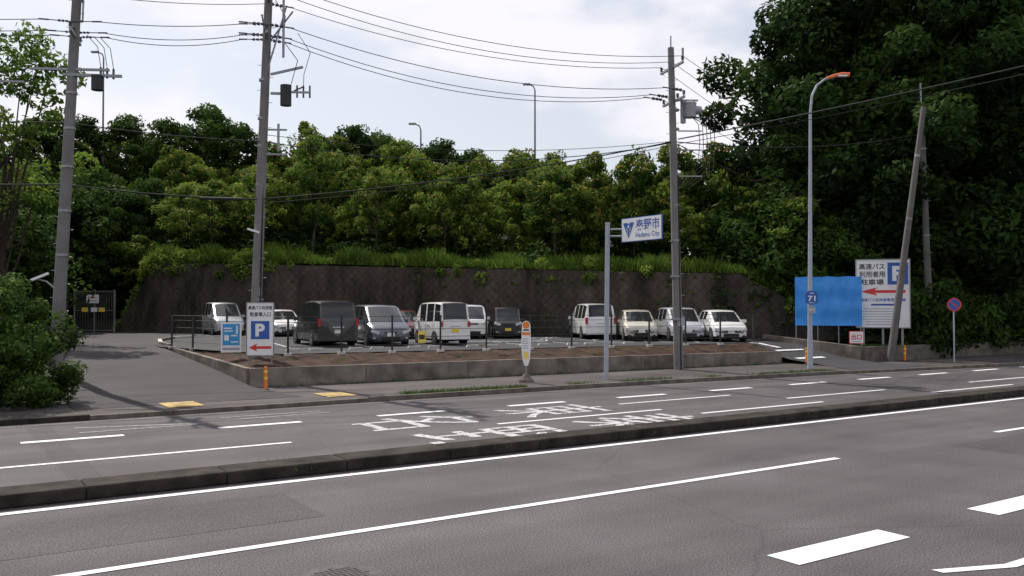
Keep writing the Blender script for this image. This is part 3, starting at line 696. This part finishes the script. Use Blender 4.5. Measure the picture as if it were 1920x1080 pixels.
for s in(-.9,0,.9):b.box((s,.1,2.1),(.1,.1,4.4),'steel')
for x,z,w,h in((0,4.33,2.54,.05),(0,.91,2.54,.05),(-1.25,2.62,.05,3.4),(1.25,2.62,.05,3.4)):b.box((x,-.01,z),(w,.1,h),'steel')
text(b,'高速バス',-.5,3.98,1.2,.3,'ink',-.045,.02);text(b,'利用者用',-.5,3.59,1.2,.31,'ink',-.045,.02);text(b,'駐車場',-.5,3.19,1.1,.31,'ink',-.045,.02)
b.box((.7,-.044,3.62),(.95,.012,1.1),'signblue');text(b,'P',.7,3.62,.52,.75,'signwhite',-.055,.05)
arrow_left(b,0,2.72,2.1,.42,'red',-.045)
text(b,'高速バス利用者専用駐車場',0,2.3,2.1,.17,'signblue',-.045,.02);b.box((0,-.043,2.06),(1.1,.006,.09),'signblue')
rq=random.Random(3)
for i in range(7):
    w=rq.uniform(1.4,2.1);b.box((-.1,-.043,1.85-.13*i),(w,.006,.035),'inkgrey')
b.build('board',e,smooth=0)
az=51;e=empty('blue_tarp_screen',(38.3,28.5,.76),-R(az));b=B()
nx,nz=24,16;vs=[];fs=[]
for j in range(nz+1):
    for i in range(nx+1):
        x=-1.6+3.2*i/nx;z=1.0+2.5*j/nz;y=.03*math.sin(x*5+z*2)+.02*math.sin(x*11-z*3)+.02*math.sin(z*6)
        zz=z-.03*abs(math.sin(x*3.2))*(j==nz);vs.append((x,y,zz))
for j in range(nz):
    for i in range(nx):o_=j*(nx+1)+i;fs.append((o_,o_+1,o_+nx+2,o_+nx+1))
b.add(vs,fs,'tarp')
for s in(-1.55,-.5,.5,1.55):b.tube((s,.1,-.1),(s,.1,3.45),.03,'steel',n=8)
for z in(1.1,2.2,3.4):b.tube((-1.6,.1,z),(1.6,.1,z),.025,'steel',n=8)
b.build('tarp',e,smooth=60)
e=empty('exit_sign',(37.45,26.3,.8),-R(50));b=B();b.box((0,-.2,.45),(.66,.03,.6),'red');b.box((0,-.218,.45),(.6,.01,.54),'signwhite');text(b,'出口',0,.47,.46,.28,'red',-.226,.03);b.box((0,-.225,.25),(.4,.004,.04),'inkgrey')
for s in(-.25,.25):b.tube((s,-.17,-.2),(s,-.17,.7),.018,'steel',n=6)
b.build('board',e,smooth=0)
b=B();b.tube((40.7,23.3,.05),(40.7,23.3,3.15),.035,'lightsteel',n=10);np_=b.build('no_parking_sign')
b=B();b.tube((0,0,0),(0,-.02,0),.31,'red',n=40);b.tube((0,-.02,0),(0,-.024,0),.255,'signblue',n=40);b.box((0,-.026,0),(.5,.006,.055),'red',ry=R(45));b.build('disc',np_,loc=(40.66,23.25,2.82),rz=-R(58),smooth=30)
for x,y in((9.1,27.7),(33.5,26.1),(39.4,25.0)):
    b=B();b.tube((x,y,.09),(x,y,.14),.13,'black',.11,n=20);b.tube((x,y,.14),(x,y,.82),.055,'orange',.05,n=16);b.tube((x,y,.82),(x,y,.86),.05,'orange',.03,n=16)
    for z in(.45,.66):b.tube((x,y,z),(x,y,z+.07),.059,'yelband',n=16)
    b.build('orange_bollard')
e=empty('bus_stop_sign',(17.6,25.5,.1),-R(34));b=B()
b.tube((0,0,0),(0,0,.1),.28,'kerb2',.26,n=12);b.tube((0,0,.1),(0,0,.3),.24,'kerb2',.08,n=12);b.tube((0,0,.25),(0,0,2.0),.025,'steel',n=8)
out=[]
for i in range(9):a_=math.pi*i/8;out.append((.15*math.cos(a_),1.98+.17*math.sin(a_)))
out+=[(-.17,1.3),(-.13,.8),(-.06,.58),(.06,.58),(.13,.8),(.17,1.3)]
poly_plate(b,out,-.05,-.03,'signwhite')
b.tube((0,-.05,2.0),(0,-.056,2.0),.12,'orange',n=24);b.box((0,-.053,1.7),(.28,.006,.1),'orange')
for i in range(5):b.box((-.03,-.053,1.52-.08*i),(.2,.006,.025),'inkgrey')
b.box((0,-.054,1.83),(.2,.006,.05),'ink');b.box((0,-.054,.95),(.16,.006,.25),'yelband')
b.build('post',e,smooth=30)
e=empty('caution_sign',(18.0,34.0,1.0),-R(27));b=B();b.box((0,0,.42),(.32,.03,.5),'yelband');b.box((0,-.017,.42),(.24,.006,.2),'ink');b.tube((0,.03,-.05),(0,.03,.6),.02,'steel',n=6);b.build('board',e,smooth=0)
e=empty('metal_gate',(9.4,63.2,1.0),R(-33));b=B()
for s in(-1.3,0,1.3):b.box((s,0,1.4),(.09,.09,2.8),'pole')
for z in(.15,1.45,2.7):b.box((0,0,z),(2.6,.05,.05),'pole')
for i in range(24):b.tube((-1.2+i*.104,0,.15),(-1.2+i*.104,0,2.7),.012,'poledark',n=5)
b.box((-.1,-.06,2.2),(.8,.02,.55),'signwhite');text(b,'駐車禁止',-.1,2.3,.6,.15,'red',-.075,.01);b.box((-.1,-.075,2.08),(.6,.004,.06),'inkgrey')
for x,c in((-.6,'yelband'),(0,'signwhite'),(.5,'yelband')):b.box((x,-.06,1.5),(.4,.02,.28),c)
b.build('frame',e,smooth=0)
b=B()
for s in range(8):b.box((7.9-1.5*s,64.3+.9*s,2.3),(.09,.09,2.8),'poledark')
for z in(1.2,2.4,3.6):b.tube((8,64.2,z),(-2.6,70.6,z),.03,'poledark',n=6)
b.build('side_fence',smooth=0)
for x,y,z0,z1 in((48.8,69.2,10,23.4),(14.3,92.1,12,26.5),(39.7,75.3,12,19.6)):
    b=B();b.tube((x,y,z0),(x,y,z1),.11,'pole',.07,n=10);b.path([(x,y,z1),(x-.1,y+.1,z1+.4),(x-.5,y+.3,z1+.6)],.06,'pole',n=8);b.box((x-.7,y+.4,z1+.58),(.7,.3,.16),'steel',rz=-.6);b.build('expressway_lamp')
# ------------------------------------------------------------------ cars
ST={
'minivan':[(0,.32,.35,.72,.62),(.01,.40,.435,.88,.76),(.05,.47,.505,.96,.84),(.14,.535,.575,1,.87),(.34,.57,.95,1,.82),(.39,.57,.985,1,.81),(.56,.575,1,1,.81),(.585,.575,1,1,.81),(.76,.58,1,1,.81),(.785,.58,1,1,.81),(.95,.59,.965,.99,.81),(1,.59,.63,.95,.85)],
'van':[(0,.44,.47,.86,.8),(.02,.5,.53,.95,.86),(.06,.53,.57,1,.9),(.2,.55,.95,1,.88),(.24,.55,.98,1,.87),(.46,.55,1,1,.87),(.5,.55,1,1,.87),(.74,.55,1,1,.87),(.78,.55,1,1,.87),(.965,.55,.975,.99,.87),(1,.55,.59,.97,.9)],
'hatch':[(0,.34,.37,.72,.60),(.01,.42,.455,.88,.76),(.06,.50,.535,.97,.83),(.17,.585,.62,1,.87),(.40,.62,.94,1,.80),(.46,.63,.985,1,.79),(.6,.64,1,1,.79),(.63,.64,1,1,.79),(.8,.65,.985,1,.79),(.84,.65,.97,.99,.78),(.9,.65,.95,.99,.77),(1,.62,.66,.94,.79)]}
SEG={'minivan':'hhhwpgpgpgr','van':'hhwpgpgpgr','hatch':'hhhwpgpgpgr'}
def car(name,x,y,az,L,W,H,kind,paint,rear=False,roofk=None,plate='plate',lowerk=None):
    st=ST[kind];sg=SEG[kind];b=B();hw=W/2;zb=.17;rings=[]
    for (fy,fb,ft,fw,fr) in st:
        yy=fy*L
        if rear:yy=L-yy
        w=hw*fw;wr=hw*fr;be=fb*H;to=ft*H
        low=zb+(.08 if fy in(0,1) else 0)
        half=[(0,low),(w-.12,low),(w-.01,low+.1),(w,low+.3),(w-.005,be-.1),(w-.03,be),(wr,to-.06 if to-be>.2 else to-.015),(wr-.09,to),(0,to+.02)]
        ring=[(-a,yy,z) for a,z in half]+[(a,yy,z) for a,z in reversed(half[1:-1])]
        rings.append(ring)
    nr=len(rings[0])
    for i in range(len(rings)-1):
        s=sg[i]
        for j in range(nr):
            k=paint
            jj=j if j<8 else nr-1-j
            if jj==0:k='black'
            elif jj==1:k='black' if lowerk is None else lowerk
            elif jj==5:k='glass' if s=='g' else paint
            elif jj==7:k='glass' if s in'wr' else (roofk or paint)
            elif jj==6 and s in'wr':k=paint
            q=[rings[i][j],rings[i][(j+1)%nr],rings[i+1][(j+1)%nr],rings[i+1][j]]
            if not rear:q=q[::-1]
            b.add(q,[(0,1,2,3)],k)
    for rg,fl in((rings[0],not rear),(rings[-1],rear)):
        b.add(rg if fl else rg[::-1],[tuple(range(nr))],paint)
    fy0=lambda t:(L-t) if rear else t
    wr_=.32 if kind!='van' else .28
    for fy in(.17,.80):
        for s in(-1,1):
            cy=fy0(fy*L)
            b.tube((s*(hw-.1),cy,wr_+.0),(s*(hw+.004),cy,wr_),wr_+.07,'black',n=28)
            b.tube((s*(hw-.2),cy,wr_),(s*(hw+.018),cy,wr_),wr_,'black',n=28)
            b.tube((s*(hw+.0),cy,wr_),(s*(hw+.024),cy,wr_),wr_*.66,'hub',n=20)
            for q in range(5):
                a_=q*1.2566;b.box((s*(hw+.025),cy+math.cos(a_)*wr_*.4,wr_+math.sin(a_)*wr_*.4),(.006,.05,.09),'black',rx=a_)
    def fb(c,d,k,rz=0,ry=0):b.box((c[0],fy0(c[1]),c[2]),d,k,rz=rz*(-1 if rear else 1),ry=ry)
    w0=st[1][3]*hw;hb=st[0][1]*H
    for s in(-1,1):
        fb((s*(w0-.15),.07,hb+.05),(.36,.16,.12),'lampglass',rz=s*.35,ry=-s*.28)
        fb((s*(w0-.1),.03,.36),(.12,.06,.08),'lampglass',rz=s*.3)
        fb((s*(hw+.09),L*(.27 if kind!='van' else .17),st[3][1]*H+.1),(.2,.1,.16),paint)
    fb((0,.01,hb),(w0*.7,.06,.07),'black');fb((0,.0,.33),(w0*1.0,.08,.14),'black')
    fb((0,-.02,.5),(.33,.03,.165),plate)
    we=st[-1][3]*hw;bz=st[-1][1]*H
    for s in(-1,1):fb((s*(we-.06),L-.02,bz-.12),(.13,.1,.34 if kind!='van' else .22),'tail')
    fb((0,L+.012,.66),(.33,.03,.165),plate);fb((0,L-.01,.36),(we*1.95,.12,.2),paint);fb((0,L+.015,.84),(.5,.02,.05),'lampglass')
    for fy in((.30,.57,.78) if kind!='van' else (.22,.48,.76)):
        for s in(-1,1):b.box((s*(hw+.001),fy0(fy*L),st[3][1]*H*.62),(.006,.012,st[3][1]*H*.62),'black')
    for s in(-1,1):
        for fy in(.53,.6):b.box((s*(hw+.012),fy0(fy*L),st[3][1]*H-.16),(.025,.14,.03),paint)
    a=R(az);o=b.build(name,None,(x,y,1.006),-a,smooth=38)
    import bmesh
    bm=bmesh.new();bm.from_mesh(o.data);bmesh.ops.remove_doubles(bm,verts=bm.verts,dist=.0008);bm.to_mesh(o.data);bm.free();o.data.set_sharp_from_angle(angle=R(32))
    return o
car('parked_minivan',15.0,52.1,5,4.7,1.74,1.95,'minivan','csilver')
car('parked_sedan',17.4,49.0,8,4.5,1.74,1.52,'hatch','cwhite')
car('parked_minivan',14.95,35.9,7,4.8,1.86,1.98,'minivan','cblack',rear=True,plate='plate')
car('parked_minivan',17.15,35.3,12,4.8,1.86,1.8,'minivan','cgrey')
car('parked_car',21.5,42.2,19,3.9,1.66,1.5,'hatch','cred')
car('parked_van',19.95,34.5,7,3.39,1.5,1.92,'van','cwhite',rear=True,plate='plateyel')
car('parked_van',24.4,40.3,22,4.2,1.66,1.8,'van','cwhite')
car('parked_kei_wagon',26.1,39.5,29,3.4,1.48,1.68,'van','cblack',plate='plateyel')
car('parked_minivan',29.6,36.0,26,4.6,1.72,1.86,'minivan','cwhite',rear=True,lowerk='cblack')
car('parked_hatchback',29.75,33.0,34,3.95,1.7,1.54,'hatch','cbeige')
car('parked_minivan',31.6,31.6,31,4.4,1.72,1.66,'minivan','cpearl')
car('parked_hatchback',32.75,29.9,32,3.95,1.7,1.54,'hatch','cwhite')
# ------------------------------------------------------------------ light / world
sun_az=R(-6);el=R(50)
S=Vector((math.sin(sun_az)*math.cos(el),math.cos(sun_az)*math.cos(el),math.sin(el)))
ld=bpy.data.lights.new('sun','SUN');ld.energy=5.0;ld.angle=R(.6);ld.color=(1,.94,.84)
lo=bpy.data.objects.new('sun',ld);col.objects.link(lo);lo.rotation_euler=(-S).to_track_quat('-Z','Y').to_euler();lo.location=(0,0,60)
w=bpy.data.worlds.new('World');bpy.context.scene.world=w;w.use_nodes=True;nt=w.node_tree;L=nt.links.new
bg=nt.nodes['Background'];bg.inputs['Strength'].default_value=.112
sky=N(nt,'ShaderNodeTexSky',sky_type='NISHITA');sky.sun_disc=False;sky.sun_elevation=el;sky.sun_rotation=sun_az;sky.dust_density=2.0;sky.air_density=1.1
tc=N(nt,'ShaderNodeTexCoord');mp=N(nt,'ShaderNodeMapping');mp.inputs['Scale'].default_value=(1,1,2.0);mp.inputs['Location'].default_value=(.3,.1,.4);L(tc.outputs['Generated'],mp.inputs['Vector'])
n=N(nt,'ShaderNodeTexNoise');n.inputs['Scale'].default_value=3.0;n.inputs['Detail'].default_value=8;n.inputs['Roughness'].default_value=.52;L(mp.outputs[0],n.inputs['Vector'])
rp=N(nt,'ShaderNodeMapRange',interpolation_type='SMOOTHSTEP');rp.inputs['From Min'].default_value=.42;rp.inputs['From Max'].default_value=.57;rp.inputs['To Min'].default_value=.45;rp.inputs['To Max'].default_value=.98;L(n.outputs['Fac'],rp.inputs[0])
mx=N(nt,'ShaderNodeMix',data_type='RGBA');mx.inputs[7].default_value=(8.8,8.6,9.1,1);L(rp.outputs[0],mx.inputs[0]);L(sky.outputs[0],mx.inputs[6]);L(mx.outputs[2],bg.inputs['Color'])
# ------------------------------------------------------------------ camera
cd=bpy.data.cameras.new('camera');cd.sensor_width=36;cd.lens=31.125;cd.clip_end=3000;cd.clip_start=.1
co=bpy.data.objects.new('camera',cd);col.objects.link(co);co.location=(0,0,2.8);co.rotation_euler=(R(90)+math.atan(32/1660),0,-R(33.7))
sc=bpy.context.scene;sc.camera=co;sc.view_settings.view_transform='Standard';sc.view_settings.look='None';sc.view_settings.exposure=0
